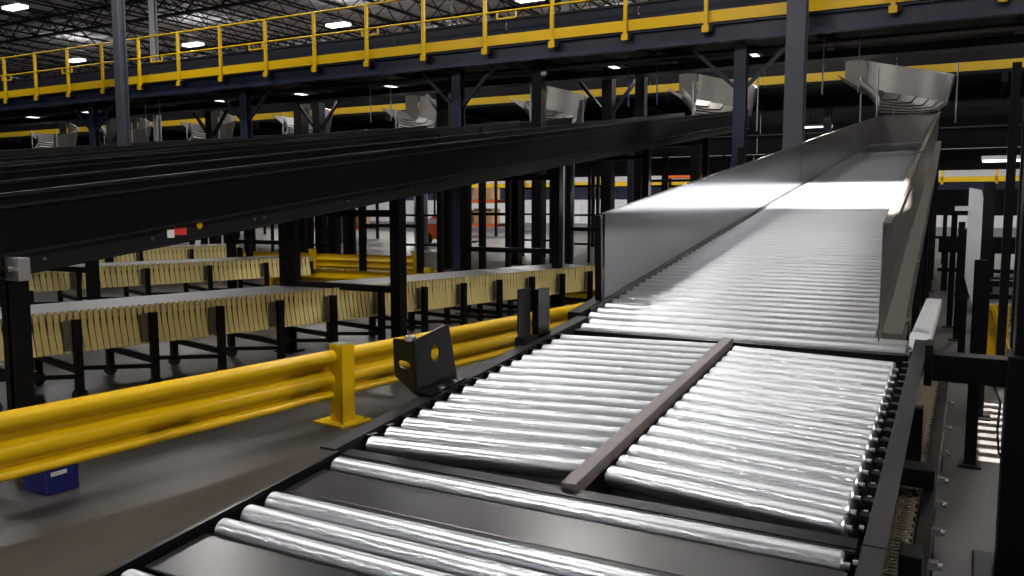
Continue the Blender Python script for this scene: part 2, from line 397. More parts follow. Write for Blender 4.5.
plate_with_hole('short_plate', 'black', br, [(p.x, p.y) for p in rounded([(0,0,0),(0,0.195,0),(-0.145,0.185,0),(-0.145,0.05,0)], 0.014)], slot, (0.92,-0.39,0), (-0.05,0,1), (-1.625, 2.29, bed_z(2.29)), (0.39,0.92,0), 0.006)
MB().prism([(-1.63,2.30,zb-0.005),(-1.57,2.30,zb-0.005),(-1.57,2.52,zb+0.014),(-1.63,2.52,zb+0.014)], (0,0,0.006)).build('foot_flange', 'black', br)
for y in (2.38, 2.47): MB().cyl((-1.585,y,bed_z(y)),(-1.585,y,bed_z(y)+0.016),0.014,6).build('bolt', 'bolt', br)
MB().cyl((-1.665,2.31,bed_z(2.3)+0.188),(-1.665,2.31,bed_z(2.3)+0.205),0.02,8).build('bolt', 'bolt', br)
b2 = thing('rail_bracket', 'upright dark double plate standing on the far end of the left rail', 'bracket', (-1.60, 3.15, bed_z(3.15)))
MB().box(-1.64,-1.632,3.04,3.15,bed_z(3.04)-0.06,1.005).build('plate', 'charcoal', b2, bevel=0.002)
MB().box(-1.632,-1.60,3.16,3.27,bed_z(3.15)-0.06,0.995).build('plate', 'black', b2, bevel=0.002)
MB().box(-1.645,-1.60,3.03,3.28,bed_z(3.03)-0.02,bed_z(3.03)+0.03).build('foot', 'black', b2)

# ================================================================== LOWER TRANSFER SECTION
tr = thing('transfer_conveyor', 'lower transfer bed with wide single rollers between dark steel cover plates', 'conveyor', (-0.86, 1.3, 0))
lw = roller_mesh(1.335, 0.0295, 'roller_long')
for Y in (1.752, 1.505, 1.424, 1.343, 1.085, 1.004, 0.923): place_roller(lw, tr, -0.855, Y, bed_z(Y))
def plate(ya, yb):
    o = slab('cover_plate', 'dark_plate', tr, -1.535, -0.175, ya, yb, -0.028, -0.020, bevel=0.003)
    return o
plate(1.565, 1.712); plate(1.135, 1.300)
slab('plate_lip', 'black', tr, -1.535, -0.175, 1.545, 1.566, -0.06, -0.022); slab('plate_lip', 'black', tr, -1.535, -0.175, 1.300, 1.312, -0.06, -0.024)
slab('bed_pan', 'black_matte', tr, -1.56, -0.16, 0.80, 1.79, -0.14, -0.125)
slab('cross_plate', 'black', tr, -1.55, -0.17, 1.785, 1.797, -0.11, -0.014)
channel(tr, -0.158, -0.112, 0.80, 1.795); channel(tr, -1.545, -1.56, 0.80, 1.795, 'black')
for Y in (1.752, 1.505, 1.424, 1.343, 1.085): inst('axle_nut', nut, tr, (-0.170, Y, bed_z(Y)-0.02))
for yl in (1.0,):
    for x in (-1.55, -0.13): MB().box(x-0.025, x+0.025, yl-0.025, yl+0.025, 0.012, bed_z(yl)-0.14).box(x-0.07, x+0.07, yl-0.07, yl+0.07, 0, 0.012).build('leg', 'black', tr)

# ================================================================== BLACK INCLINE LANES to the left
LANE_X = [-4.20 - 4.15*i for i in range(7)]                     # right-hand face of each lane
def lt(Y): return 1.416 + 0.1275*(Y - 2.40)
ORD = ['nearest', 'second', 'third', 'fourth', 'fifth', 'sixth', 'seventh']
def lane(i, x):
    ya = 1.6; yb = 18.2; lift = 0.0 if i == 0 else 0.03
    z = lambda Y: lt(Y) + lift
    t = thing('incline_conveyor', 'black-sided inclined conveyor climbing to the mezzanine, %s to the left of the bright roller chute' % ORD[i], 'conveyor', (x-0.7, 6, 0), 'black inclined conveyors')
    for s, xx in ((1, x), (-1, x-1.40)):
        cuts = (ya, 5.95, 10.3, 14.6, yb) if s == 1 else (ya, yb)
        for a, b in zip(cuts[:-1], cuts[1:]):
            MB().prism([(xx-0.003, a+0.004, z(a)-0.30), (xx-0.003, b-0.004, z(b)-0.30), (xx-0.003, b-0.004, z(b)-0.02), (xx-0.003, a+0.004, z(a)-0.02)], (0.006,0,0)).build('side_panel', 'black', t)  # black colour stands in for dark reflections in the sheet metal
        MB().prism([(xx-0.02, ya, z(ya)-0.02), (xx-0.02, yb, z(yb)-0.02), (xx-0.02, yb, z(yb)), (xx-0.02, ya, z(ya))], (0.04,0,0)).prism([(xx, ya, z(ya)-0.075), (xx, yb, z(yb)-0.075), (xx, yb, z(yb)-0.06), (xx, ya, z(ya)-0.06)], (s*0.02,0,0)).build('top_rail', 'charcoal', t)
        MB().prism([(xx-0.03, ya, z(ya)-0.315), (xx-0.03, yb, z(yb)-0.315), (xx-0.03, yb, z(yb)-0.30), (xx-0.03, ya, z(ya)-0.30)], (0.06,0,0)).prism([(xx-0.005, ya, z(ya)-0.41), (xx-0.005, yb, z(yb)-0.41), (xx-0.005, yb, z(yb)-0.315), (xx-0.005, ya, z(ya)-0.315)], (0.01,0,0)).prism([(xx-0.03, ya, z(ya)-0.42), (xx-0.03, yb, z(yb)-0.42), (xx-0.03, yb, z(yb)-0.41), (xx-0.03, ya, z(ya)-0.41)], (0.06,0,0)).build('frame_channel', 'charcoal', t)
    MB().prism([(x-1.39, ya, z(ya)-0.30), (x-1.39, yb, z(yb)-0.30), (x-1.39, yb, z(yb)-0.28), (x-1.39, ya, z(ya)-0.28)], (1.38,0,0)).build('slider_bed', 'black_matte', t)
    if i < 2:
        me = MB().cyl((0,0,0),(0.012,0,0),0.011,6).mesh('bolt'); me.materials.append(MATS['bolt'])
        yq = 1.9
        while yq < 12:
            inst('bolt', me, t, (x+0.005, yq, z(yq)-0.36))
            if random.random() < 0.5: inst('bolt', me, t, (x+0.005, yq+0.09, z(yq+0.09)-0.36))
            yq += 0.62 + random.random()*0.5
    for yl in (2.55, 5.75, 8.9, 12.0, 15.2):
        for xx in ((x-0.06, x-1.34) if (i or yl > 3) else (x-1.34,)):
            MB().box(xx-0.05, xx+0.05, yl-0.05, yl+0.05, 0.012, z(yl)-0.42).box(xx-0.1, xx+0.1, yl-0.1, yl+0.1, 0, 0.012).build('leg', 'black', t)
        MB().bar((x-1.34, yl, (z(yl)-0.42)*0.45), (x-0.06, yl, (z(yl)-0.42)*0.45), 0.05, 0.06).build('cross_bar', 'black', t)
        MB().bar((x-1.34, yl, z(yl)-0.55), (x-0.06, yl, z(yl)-0.55), 0.05, 0.06).build('cross_bar', 'black', t)
for i, x in enumerate(LANE_X): lane(i, x)
# stickers and grey switch box on the nearest lane
ws = thing('warning_sticker', 'small white and red sticker on the black lane frame', 'sticker', (-4.185, 3.44, 1.20))
MB().box(-4.192,-4.188,3.36,3.41,1.165,1.215).build('white_field', 'white_paint', ws); MB().box(-4.192,-4.188,3.41,3.50,1.18,1.225).build('red_field', 'red_sign', ws)
one('yellow_sticker', MB().cyl((-4.192,3.6,1.235),(-4.188,3.6,1.235),0.022,14), 'yellow', 'round yellow sticker on the black lane frame', 'sticker', (-4.19,3.6,1.235))
sb = thing('switch_box', 'grey switch box with a chrome knob on black posts at the left edge', 'switch', (-4.15, 2.42, 0))
MB().box(-4.185,-4.065,2.39,2.45,0.985,1.10).build('housing', 'grey_box', sb, bevel=0.004)
MB().cyl((-4.11,2.39,1.045),(-4.11,2.355,1.045),0.018,12).build('knob', 'bolt', sb)
MB().box(-4.235,-4.195,2.39,2.45,0.012,0.985).box(-4.165,-4.085,2.39,2.45,0.012,0.985).box(-4.26,-4.06,2.36,2.48,0,0.012).build('post', 'black', sb, bevel=0.003)

# ================================================================== CURVED CHUTES under the mezzanine
def curved_chute(xc, label, hw=0.60):
    cx, cy, Rm = xc - 1.05, 18.65, 1.05
    t = thing('curved_chute', label, 'chute', (xc, 18.65, 3.2), 'curved steel chutes under the mezzanine')
    S = 7
    fz = lambda a: 3.22 + 0.62*(a/90.0)**1.15
    for k in range(S):
        a0, a1 = 90.0*k/S, 90.0*(k+1)/S
        fm = MB(); wm = MB(); im = MB(); vs_ = []; n = 4
        for j in range(n+1):
            a = a0 + (a1-a0)*j/n; z = fz(a) - 0.03*(a-a0)/(a1-a0)
            c, s_ = math.cos(R(a)), math.sin(R(a))
            vs_ += [(cx+(Rm-hw)*c, cy+(Rm-hw)*s_, z+0.05), (cx+Rm*c, cy+Rm*s_, z), (cx+(Rm+hw-0.14)*c, cy+(Rm+hw-0.14)*s_, z+0.03), (cx+(Rm+hw)*c, cy+(Rm+hw)*s_, z+0.16)]
        vs2 = [(p[0], p[1], p[2]-0.012) for p in vs_]
        fs = []; o_ = len(vs_)
        for j in range(n):
            for q in range(3):
                b = 4*j+q; fs.append((b, b+1, b+5, b+4)); fs.append((b+o_, b+4+o_, b+5+o_, b+1+o_))
        for q in range(3): fs.append((q, q+o_, q+1+o_, q+1)); e = 4*n+q; fs.append((e, e+1, e+1+o_, e+o_))
        fm.add(vs_+vs2, fs, False); fm.build('floor_segment', 'chute_steel', t)
        ro = Rm+hw; prof = []
        for j in range(n+1):
            a = a0 + (a1-a0)*j/n; z = fz(a); c, s_ = math.cos(R(a)), math.sin(R(a)); h = 0.70 + 0.06*a/90
            prof += [(cx+ro*c, cy+ro*s_, z+0.12), (cx+(ro+0.10)*c, cy+(ro+0.10)*s_, z+h), (cx+(ro+0.14)*c, cy+(ro+0.14)*s_, z+h), (cx+(ro+0.012)*c, cy+(ro+0.012)*s_, z+0.10)]
        fs = [(4*j+q, 4*j+(q+1) % 4, 4*j+4+(q+1) % 4, 4*j+4+q) for j in range(n) for q in range(4)] + [(0,1,2,3), (4*n+3,4*n+2,4*n+1,4*n)]
        wm.add(prof, fs, False); wm.build('wall_panel', 'chute_steel', t)
    ri = Rm-hw; prof = []
    for j in range(9):
        a = 90.0*j/8; z = fz(a); c, s_ = math.cos(R(a)), math.sin(R(a))
        prof += [(cx+ri*c, cy+ri*s_, z), (cx+ri*c, cy+ri*s_, z+0.26), (cx+(ri-0.02)*c, cy+(ri-0.02)*s_, z+0.26), (cx+(ri-0.02)*c, cy+(ri-0.02)*s_, z)]
    im = MB(); im.add(prof, [(4*j+q, 4*j+(q+1) % 4, 4*j+4+(q+1) % 4, 4*j+4+q) for j in range(8) for q in range(4)] + [(0,1,2,3), (35,34,33,32)], True)
    im.build('inner_wall', 'chute_steel', t)
    # feed spout coming from the upper left
    zs = fz(90)
    MB().prism([(cx, cy+Rm-hw, zs), (cx-0.45, cy+Rm-hw, zs+0.30), (cx-0.45, cy+Rm-hw, zs+0.31), (cx, cy+Rm-hw, zs+0.01)], (0, 2*hw, 0)).build('feed_slide', 'chute_steel', t)
    MB().prism([(cx, cy+Rm+hw, zs), (cx-0.45, cy+Rm+hw, zs+0.30), (cx-0.45, cy+Rm+hw, zs+0.86), (cx, cy+Rm+hw, zs+0.74)], (0, 0.012, 0)).build('feed_wall', 'chute_steel', t)
    for p in ((cx+Rm+hw+0.17, cy+0.06), (cx-0.1, cy+Rm+hw+0.03), (cx+Rm-hw-0.06, cy+0.03)):
        MB().cyl((p[0], p[1], 3.0), (p[0], p[1], 4.16), 0.016, 8).build('hanger_rod', 'belt_top', t)
    return t
curved_chute(-1.06, 'curved grey steel chute feeding the top of the bright roller chute')
for i, x in enumerate(LANE_X): curved_chute(x-0.70, 'curved grey steel chute above the top of the %s black inclined conveyor' % ORD[i])

# ================================================================== MEZZANINE
mz = thing('mezzanine', 'long steel mezzanine with navy beams and yellow guard rails crossing above the conveyors', 'mezzanine', (-10, 14, 0))
MX0, MX1, MY, ZD = -46.0, 9.0, 13.9, 4.38
for ya, yb in ((MY, 17.3), (21.8, 24.6)): MB().box(MX0, MX1, ya, yb, ZD-0.04, ZD).build('deck', 'black_matte', mz)
fb = MB(); fb.box(MX0, MX1, MY+0.05, MY+0.07, 4.07, ZD-0.02); fb.box(MX0, MX1, MY-0.02, MY+0.14, 4.055, 4.075); fb.box(MX0, MX1, MY-0.02, MY+0.14, ZD-0.04, ZD-0.02)
fb.build('edge_beam', 'blue_beam', mz)
fb2 = MB(); fb2.box(MX0, MX1, 24.4, 24.42, 4.05, ZD-0.02); fb2.box(MX0, MX1, 24.32, 24.5, 4.05, 4.07); fb2.build('edge_beam', 'blue_beam', mz)
xs = MX0 + 1.0
while xs < MX1:
    for ya, yb in ((MY+0.15, 17.3), (21.8, 24.3)): MB().box(xs-0.06, xs+0.06, ya, yb, 4.12, ZD-0.04).build('joist', 'black', mz)
    xs += 2.85
MB().box(MX0, MX1, MY-0.035, MY-0.025, ZD, ZD+0.185).build('toe_board', 'yellow', mz, bevel=0.002)
MB().cyl((MX0, MY-0.05, ZD+1.08), (MX1, MY-0.05, ZD+1.08), 0.024, 8).build('top_rail', 'yellow', mz)
MB().cyl((MX0, MY-0.05, ZD+0.60), (MX1, MY-0.05, ZD+0.60), 0.022, 8).build('mid_rail', 'yellow', mz)
pm = MB().box(-0.03, 0.03, -0.09, -0.03, -0.12, 1.08).box(-0.06, 0.06, -0.10, -0.03, -0.16, -0.05).mesh('rail_post'); pm.materials.append(MATS['yellow'])
pk = MB().box(0.04, 0.12, -0.08, -0.02, -0.15, -0.05).mesh('post_clip'); pk.materials.append(MATS['black'])
lp = MB()
for a, b in (((-0.2,0),( -0.2,-0.13)), ((0.2,0),(0.2,-0.13)), ((-0.2,-0.13),(0.2,-0.13))): lp.bar((a[0],-0.05,a[1]),(b[0],-0.05,b[1]),0.03,0.03,up=(0,1,0))
lpm = lp.mesh('rail_loop'); lpm.materials.append(MATS['yellow'])
for k in range(-6, 32):
    x = 0.30 - 1.41*k
    if x < MX0: break
    o = inst('rail_post', pm, mz, (x, MY, ZD)); inst('post_clip', pk, o, (x, MY, ZD))
for x in (-23.6, -20.9, -17.4, -14.1, -10.9, -7.7, -4.3): inst('rail_loop', lpm, mz, (x, MY, ZD+0.6))
# far edge toe board and rail
MB().box(MX0, MX1, 21.8, 21.82, 4.42, 4.62).build('toe_board', 'yellow_far', mz)
# columns with knee braces
for x in (-37.4, -31.7, -26.0, -20.4, -14.85, -9.0, -3.42, 2.5):
    c = MB().box(x-0.10, x+0.10, 14.12, 14.14, 0.02, 4.06).box(x-0.10, x+0.10, 14.28, 14.30, 0.02, 4.06).box(x-0.008, x+0.008, 14.14, 14.28, 0.02, 4.06).box(x-0.2, x+0.2, 14.0, 14.42, 0, 0.02).build('column', 'blue_beam', mz)
    for s in (-1, 1):
        MB().bar((x+s*0.1, 14.2, 3.35), (x+s*0.85, 14.2, 4.05), 0.06, 0.06).build('knee_brace', 'blue_beam', c)
    MB().box(x-0.10, x+0.10, 23.9, 24.1, 0.0, 4.06).build('column', 'blue_beam', mz)
# deeper row of black columns with braces
for x in (-24.0, -19.5, -15.4, -11.2, -7.05):
    c = MB().box(x-0.12, x+0.12, 17.2, 17.44, 0.0, 4.3).build('column', 'black', mz)
    for s in (-1, 1): MB().bar((x, 17.3, 3.3), (x+s*0.75, 17.3, 4.2), 0.07, 0.07).build('knee_brace', 'black', c)
# pipes and cable trays hung under the deck
one('conduit_pipe', MB().cyl((MX0, 14.9, 4.05), (MX1, 14.9, 4.05), 0.06, 10), 'galv_dull', 'long grey conduit pipe hung under the front of the mezzanine', 'pipe', (-10,14.9,3.9))
one('sprinkler_pipe', MB().cyl((MX0, 15.9, 4.02), (MX1, 15.9, 4.02), 0.05, 10), 'charcoal', 'thin dark sprinkler pipe under the mezzanine behind the conduit', 'pipe', (-10,15.9,3.8))
one('cable_tray', MB().box(MX0, MX1, 15.1, 15.5, 3.84, 3.90).box(MX0, MX1, 15.08, 15.1, 3.84, 3.97), 'black', 'black cable tray running under the mezzanine', 'tray', (-10,15.3,3.62))
for k, x in enumerate((-19.0, -11.6, -5.6, -2.2)):
    t = thing('hanger_rods', 'pair of thin threaded rods hanging under the mezzanine, %s from the left' % ORD[k].replace('nearest', 'first'), 'rod', (x, 14.72, 3.2), 'threaded rods under the mezzanine')
    for d in (0.0, 0.55): MB().cyl((x+d, 14.72, 3.2), (x+d, 14.72, 4.12), 0.012, 6).build('rod', 'belt_top' if k != 2 else 'blue_bright', t)
# sorter behind the guard rail
so = thing('sorter_conveyor', 'dark navy sorter machine running along the mezzanine behind the yellow rail', 'conveyor', (-10, 15.6, ZD))
bt = MB().cyl((0,0,0),(0,-0.02,0),0.035,6).mesh('bolt'); bt.materials.append(MATS['bolt'])
x = MX0 + 0.5; k = 0
while x < MX1 - 3:
    o = MB().box(x+0.01, x+2.83, 15.2, 15.24, ZD+0.05, ZD+0.76).build('side_panel', 'navy_dark', so)
    if x > -26:
        for q in range(4): inst('bolt', bt, o, (x+0.3+0.7*q+random.random()*0.3, 15.2, ZD+0.2+0.3*random.random()))
    x += 2.85
MB().box(MX0+0.5, MX1-3, 15.24, 16.7, ZD+0.05, ZD+0.58).build('bed', 'black', so)
MB().box(MX0+0.5, MX1-3, 15.18, 15.30, ZD+0.76, ZD+0.80).build('top_rail', 'charcoal', so)

# tiers of black conveyors deep under the mezzanine; the top one is an added dark backdrop
for k, (za, zb_, yy) in enumerate(((2.35, 2.85, 25.2), (2.95, 3.45, 25.6), (3.55, 4.2, 26.0), (4.3, 6.0, 26.4))):
    t = thing('tier_conveyor', 'long black conveyor crossing deep under the mezzanine, %s of four tiers' % ('lowest', 'second', 'third', 'added backdrop as topmost')[k], 'conveyor', (-10, yy, 0), 'tiered black conveyors under the mezzanine')
    x = MX0
    while x < MX1 - 1:
        MB().box(x+0.01, x+3.66, yy, yy+0.03, za, zb_).build('side_panel', 'black', t)
        if k == 0: MB().box(x-0.05, x+0.05, yy+0.05, yy+0.15, 0, za).build('leg', 'black', t)
        x += 3.67
    MB().box(MX0, MX1, yy-0.03, yy+0.02, za-0.03, za).build('lower_rail', 'charcoal', t)
    MB().box(MX0, MX1, yy-0.03, yy+0.9, zb_, zb_+0.03).build('bed', 'charcoal', t)
    for q in range(4): MB().box(MX0+1+q*17-0.05, MX0+1+q*17+0.05, yy+0.5, yy+0.6, 0, zb_).build('leg', 'black', t)
# strip lamps tight under the deck that light the curved chutes
ul = bpy.data.lights.new('deck_strip', 'AREA'); ul.shape = 'RECTANGLE'; ul.size = 0.1; ul.size_y = 1.2; ul.energy = 30; ul.color = (1, 0.95, 0.88)
for i in range(8):
    x = -45.0 + 2.85*(round((-2.6 - 4.15*i + 45.0)/2.85 - 0.5) + 0.5)
    t = thing('deck_lamp', 'slim white strip lamp under the mezzanine deck, left of the %s curved chute' % ('first','second','third','fourth','fifth','sixth','seventh','eighth')[i], 'lamp', (x, 16.6, 4.20), 'strip lamps under the mezzanine deck')
    MB().box(x-0.06, x+0.06, 16.0, 17.2, 4.22, 4.30).build('housing', 'white_paint', t)
    MB().box(x-0.05, x+0.05, 16.0, 17.2, 4.20, 4.22).build('tube', 'strip_glow', t)
    lo = bpy.data.objects.new('deck_strip', ul); COL.objects.link(lo); lo.parent = t; lo.location = (0,0,-0.01)

# ================================================================== building columns
def hcol(x, y, s, z1, m, label):
    p = MB().box(x-s/2, x+s/2, y-s/2, y-s/2+0.03, 0.03, z1).box(x-s/2, x+s/2, y+s/2-0.03, y+s/2, 0.03, z1).box(x-0.02, x+0.02, y-s/2+0.03, y+s/2-0.03, 0.03, z1).box(x-s/2-0.08, x+s/2+0.08, y-s/2-0.08, y+s/2+0.08, 0, 0.03)
    return one('building_column', p, m, label, 'column', (x, y, 0))
hcol(-17.72, 13.1, 0.21, ZC-1.0, 'grey_column', 'tall blue-grey steel column in front of the yellow rail at the left')
hcol(-2.36, 13.2, 0.27, ZC-1.0, 'grey_column', 'tall blue-grey steel column right behind the left wall of the roller chute')
hcol(-22.2, 17.6, 0.17, ZC-1.0, 'light_column', 'pale column rising behind the yellow rail next to the left blue-grey column')
hcol(-14.4, 20.6, 0.3, 4.0, 'light_column', 'pale grey column standing on the far floor left of the wide black post')
hcol(-6.75, 14.6, 0.17, 2.3, 'light_column', 'slim pale column seen between the black posts near the chute')
hcol(-19.8, 21.2, 0.3, 4.0, 'light_column', 'pale column beside the orange rack on the far floor')
hcol(-12.6, 27.0, 0.3, ZC-1.0, 'light_column', 'pale column reaching the roof above the yellow rail in the middle')
# wide black posts in the middle distance
POSTS = ((-10.0, 15.3, 0.30, 3.8, 'widest black post in the middle, left of the orange rack'), (-9.2, 17.0, 0.22, 2.75, 'black post right behind the widest middle post'), (-5.25, 10.9, 0.13, 2.03, 'slim black post at the far end of the long slatted conveyor'),
    (-7.3, 14.4, 0.2, 4.05, 'black post beside the slim pale column'), (-12.6, 14.6, 0.2, 2.5, 'black post just right of the lift truck'), (-16.2, 17.5, 0.28, 4.05, 'thick black post left of the lift truck'),
    (-6.0, 16.5, 0.2, 4.05, 'black post behind the top of the nearest black lane'), (-3.3, 11.3, 0.12, 2.2, 'short black post just left of the chute wall end'), (-2.9, 12.2, 0.1, 2.2, 'thin short black post closest to the chute wall'),
    (-4.6, 13.0, 0.1, 2.3, 'thin black post under the raised end of the nearest black lane'), (-10.9, 13.0, 0.1, 2.6, 'thin black post in front of the far orange rack'), (-12.2, 19.0, 0.16, 4.05, 'black post standing farthest back on the far floor'),
    (-8.05, 12.1, 0.09, 2.6, 'thin black post with a small foot left of the slim pale column'), (-6.9, 11.6, 0.09, 2.6, 'thin black post behind the right half of the long slatted conveyor'), (-13.6, 12.6, 0.12, 2.25, 'black post behind the end of the second slatted conveyor'))
for x, y, s_, h, lb in POSTS:
    one('support_post', MB().box(x-s_/2, x+s_/2, y-s_/2, y+s_/2, 0.015, h).box(x-s_/2-0.06, x+s_/2+0.06, y-s_/2-0.06, y+s_/2+0.06, 0, 0.015), 'black', lb, 'post', (x, y, 0), 'black support posts')

FRAMES = ((-8.6, 18.5, 1.2, 'black barred frame directly left of the slim pale column'), (-7.2, 19.5, 1.4, 'black barred frame behind the slim pale column'), (-5.6, 15.5, 1.0, 'black barred frame closest to the chute entry'), (-10.6, 20.0, 1.3, 'black barred frame in front of the middle orange rack'),
    (-11.9, 16.2, 1.2, 'black barred frame right of the lift truck'), (-4.4, 17.5, 1.2, 'black barred frame behind the chute wall'), (-14.3, 15.0, 1.3, 'black barred frame left of the lift truck'), (-16.8, 15.6, 1.3, 'black barred frame behind the second slatted conveyor'))
for x, y, wd, lb in FRAMES:
    t = thing('barred_frame', lb, 'frame', (x, y, 0), 'black barred frames under the mezzanine')
    for q in (0.0, 0.5, 1.0): MB().box(x+q*wd-0.03, x+q*wd+0.03, y-0.03, y+0.03, 0, 2.3).build('post', 'black', t)
    for z in (0.45, 1.15, 1.85): MB().box(x, x+wd, y-0.02, y+0.02, z-0.025, z+0.025).build('bar', 'black', t)

# ================================================================== YELLOW GUARD RAIL (foreground)
def guard_rail(p, q, z0, z1, posts, label, half=False):
    p = Vector(p); q = Vector(q); d = (q-p).normalized(); nrm = Vector((d.y, -d.x, 0))
    t = thing('guard_rail', label, 'guard rail', (posts[0][0], posts[0][1], 0))
    H = z1 - z0
    base = [(0.01,0),(0.05,0.03),(0.062,0.09),(0.05,0.15),(0.012,0.195),(0.012,0.235),(0.055,0.285),(0.070,0.37),(0.064,0.47),(0.018,0.555),(0.012,0.63),(0.055,0.695),(0.086,0.78),(0.086,0.88),(0.062,0.96),(0.0,1.0)]
    prof = rounded([(a, b*H, 0) for a, b in base], 0.014, 3)[4:-4]
    # sheet, 4 mm
    k = MB(); n = len(prof); vs_ = []
    for e in (p, q):
        for pr in prof: vs_.append(e + nrm*pr.x + Vector((0,0,z0+pr.y)))
        for pr in prof: vs_.append(e + nrm*(pr.x-0.005) + Vector((0,0,z0+pr.y)))
    fs = []
    for j in range(n-1): fs += [(j, j+1, 2*n+j+1, 2*n+j), (n+j, 3*n+j, 3*n+j+1, n+j+1)]
    fs += [(0, 2*n, 3*n, n), (n-1, 2*n-1, 4*n-1, 3*n-1)]
    k.add(vs_, fs, True); k.build('rail', 'yellow', t)
    for (x, y, h) in posts:
        c = Vector((x, y, 0)); pc = MB(); ang = math.atan2(d.y, d.x)
        Mx = Matrix.Translation(c) @ Matrix.Rotation(ang, 4, 'Z')
        for bx in ((-0.055,0.055,-0.06,-0.05,0.014,h), (-0.055,-0.045,-0.06,0.05,0.014,h), (0.045,0.055,-0.06,0.05,0.014,h), (-0.055,0.055,0.04,0.05,0.014,h)):
            m2 = MB().box(*bx); pc.add([Mx @ Vector(v) for v in m2.v], m2.f)
        po = pc.build('post', 'yellow', t, bevel=0.002)
        m2 = MB().box(-0.13,0.13,-0.13,0.13,0,0.014); MB().add([Mx @ Vector(v) for v in m2.v], m2.f).build('base_plate', 'yellow', po)
        m2 = MB().box(-0.05,0.05,-0.055,0.045,h-0.004,h+0.004); MB().add([Mx @ Vector(v) for v in m2.v], m2.f).build('post_cap', 'grey_box', po)
        for a in (-0.1, 0.1):
            for b in (-0.1, 0.1): MB().cyl(Mx @ Vector((a,b,0.014)), Mx @ Vector((a,b,0.03)), 0.012, 6).build('anchor_bolt', 'bolt', po)
    return t
guard_rail((-3.86, 0.4, 0), (-3.02, 8.1, 0), 0.145, 0.475, [(-3.40, 3.98, 0.50), (-3.02, 7.62, 0.50), (-3.82, 0.6, 0.5)], 'bright yellow corrugated guard rail in the foreground beside the conveyor')
guard_rail((-4.0, 9.8, 0), (-9.6, 9.4, 0), 0.10, 0.42, [(-4.05, 9.75, 0.55), (-6.6, 9.62, 0.5), (-9.4, 9.42, 0.5)], 'yellow guard rail behind the row of slatted conveyors')
guard_rail((-9.0, 12.9, 0), (-14.6, 12.7, 0), 0.10, 0.42, [(-9.1, 12.85, 0.5), (-11.6, 12.76, 0.5), (-14.4, 12.66, 0.5)], 'yellow guard rail farther left behind the second slatted conveyor')

# blue carton under the guard rail
bb = thing('blue_carton', 'dark blue carton with a white mark on the floor under the guard rail', 'box', (-3.80, 2.33, 0))
MB().box(-3.90,-3.72,2.26,2.42,0,0.155).build('body', 'blue_box', bb, bevel=0.003)
MB().box(-3.722,-3.7185,2.28,2.36,0.085,0.105).build('mark', 'white_paint', bb)
MB().box(-3.905,-3.715,2.255,2.425,0.13,0.16).build('lid', 'blue_box', bb, bevel=0.003)

# ================================================================== SLATTED FLEXIBLE CONVEYORS
def slat_conveyor(A, B, width, ztop, zbot, label, pitch, post_step, lean=0.018):
    A = Vector((*A, 0)); B = Vector((*B, 0)); d = (B-A).normalized(); L = (B-A).length; nrm = Vector((d.y, -d.x, 0))  # towards camera
    t = thing('slatted_conveyor', label, 'conveyor', (A+B)/2 - nrm*width/2, 'slatted flexible conveyors')
    ang = math.atan2(d.y, d.x)
    pos = lambda s, o, z: A + d*s + nrm*o + Vector((0,0,z))
    def quadbox(s0, s1, o0, o1, z0, z1):
        c = [pos(s, o, z) for z in (z0, z1) for (s, o) in ((s0,o0),(s1,o0),(s1,o1),(s0,o1))]
        return MB().add(c, [(0,3,2,1),(4,5,6,7),(0,1,5,4),(1,2,6,5),(2,3,7,6),(3,0,4,7)])
    # carrying surface
    quadbox(0, L, -width, -0.01, ztop-0.03, ztop).build('carrying_bed', 'belt_top', t)
    sm = MB(); h = ztop - zbot; wv = pitch*0.86
    # a pressed slat: rounded top finger, flat body, bevelled foot
    hm = h*0.52; out = -0.018
    for (z0, z1, o0, o1) in ((0, hm, out, 0.0), (hm, h, 0.0, 0.0)):
        l0, l1 = lean*(1-z0/h), lean*(1-z1/h)
        ins = wv*0.14 if z1 == h else 0.0
        f4 = [(l0, o0, z0), (l0+wv, o0, z0), (l1+wv-ins, o1, z1), (l1+ins, o1, z1)]
        b4 = [(p[0], p[1]+0.008, p[2]) for p in f4]
        sm.add(f4+b4, [(0,1,2,3),(7,6,5,4),(0,4,5,1),(1,5,6,2),(2,6,7,3),(3,7,4,0)])
    sm.box(wv*0.25, wv*0.75, -0.006, 0.02, h-0.004, h+0.012)
    me = sm.mesh('slat'); me.materials.append(MATS['slat_zinc'])
    nS = int(L/pitch)
    for k in range(nS): inst('slat', me, t, pos(k*pitch, 0.0, zbot), (random.uniform(-0.02,0.02), 0, ang + random.uniform(-0.03, 0.03)))
    quadbox(0, L, -width, -width+0.012, zbot, ztop).build('back_rail', 'slat_zinc', t)
    quadbox(0, L, -0.03, -0.01, zbot+0.02, ztop-0.06).build('web', 'charcoal', t)
    s = 0.25
    while s < L:
        quadbox(s-0.025, s+0.025, 0.050, 0.100, 0.05, ztop-0.04).build('leg', 'black', t)
        quadbox(s-0.075, s-0.03, 0.044, 0.050, zbot+0.02, ztop-0.05).build('hinge_plate', 'galv_dull', t)
        quadbox(s-0.025, s+0.025, -width-0.05, -width-0.0, 0.05, ztop-0.04).build('leg', 'black', t)
        c0 = pos(s, -width, zbot-0.12); c1 = pos(s, 0.075, zbot-0.12); MB().bar(c0, c1, 0.04, 0.04).build('cross_bar', 'black', t)
        for o in (0.075, -width-0.025):
            wv_ = MB().cyl(pos(s, o-0.015, 0.05), pos(s, o+0.015, 0.05), 0.05, 12); wv_.build('caster', 'rubber', t)
        if s + post_step < L:
            MB().bar(pos(s, 0.075, zbot-0.10), pos(s+post_step, 0.075, zbot-0.16), 0.03, 0.03).build('brace', 'black', t)
        s += post_step
    return t
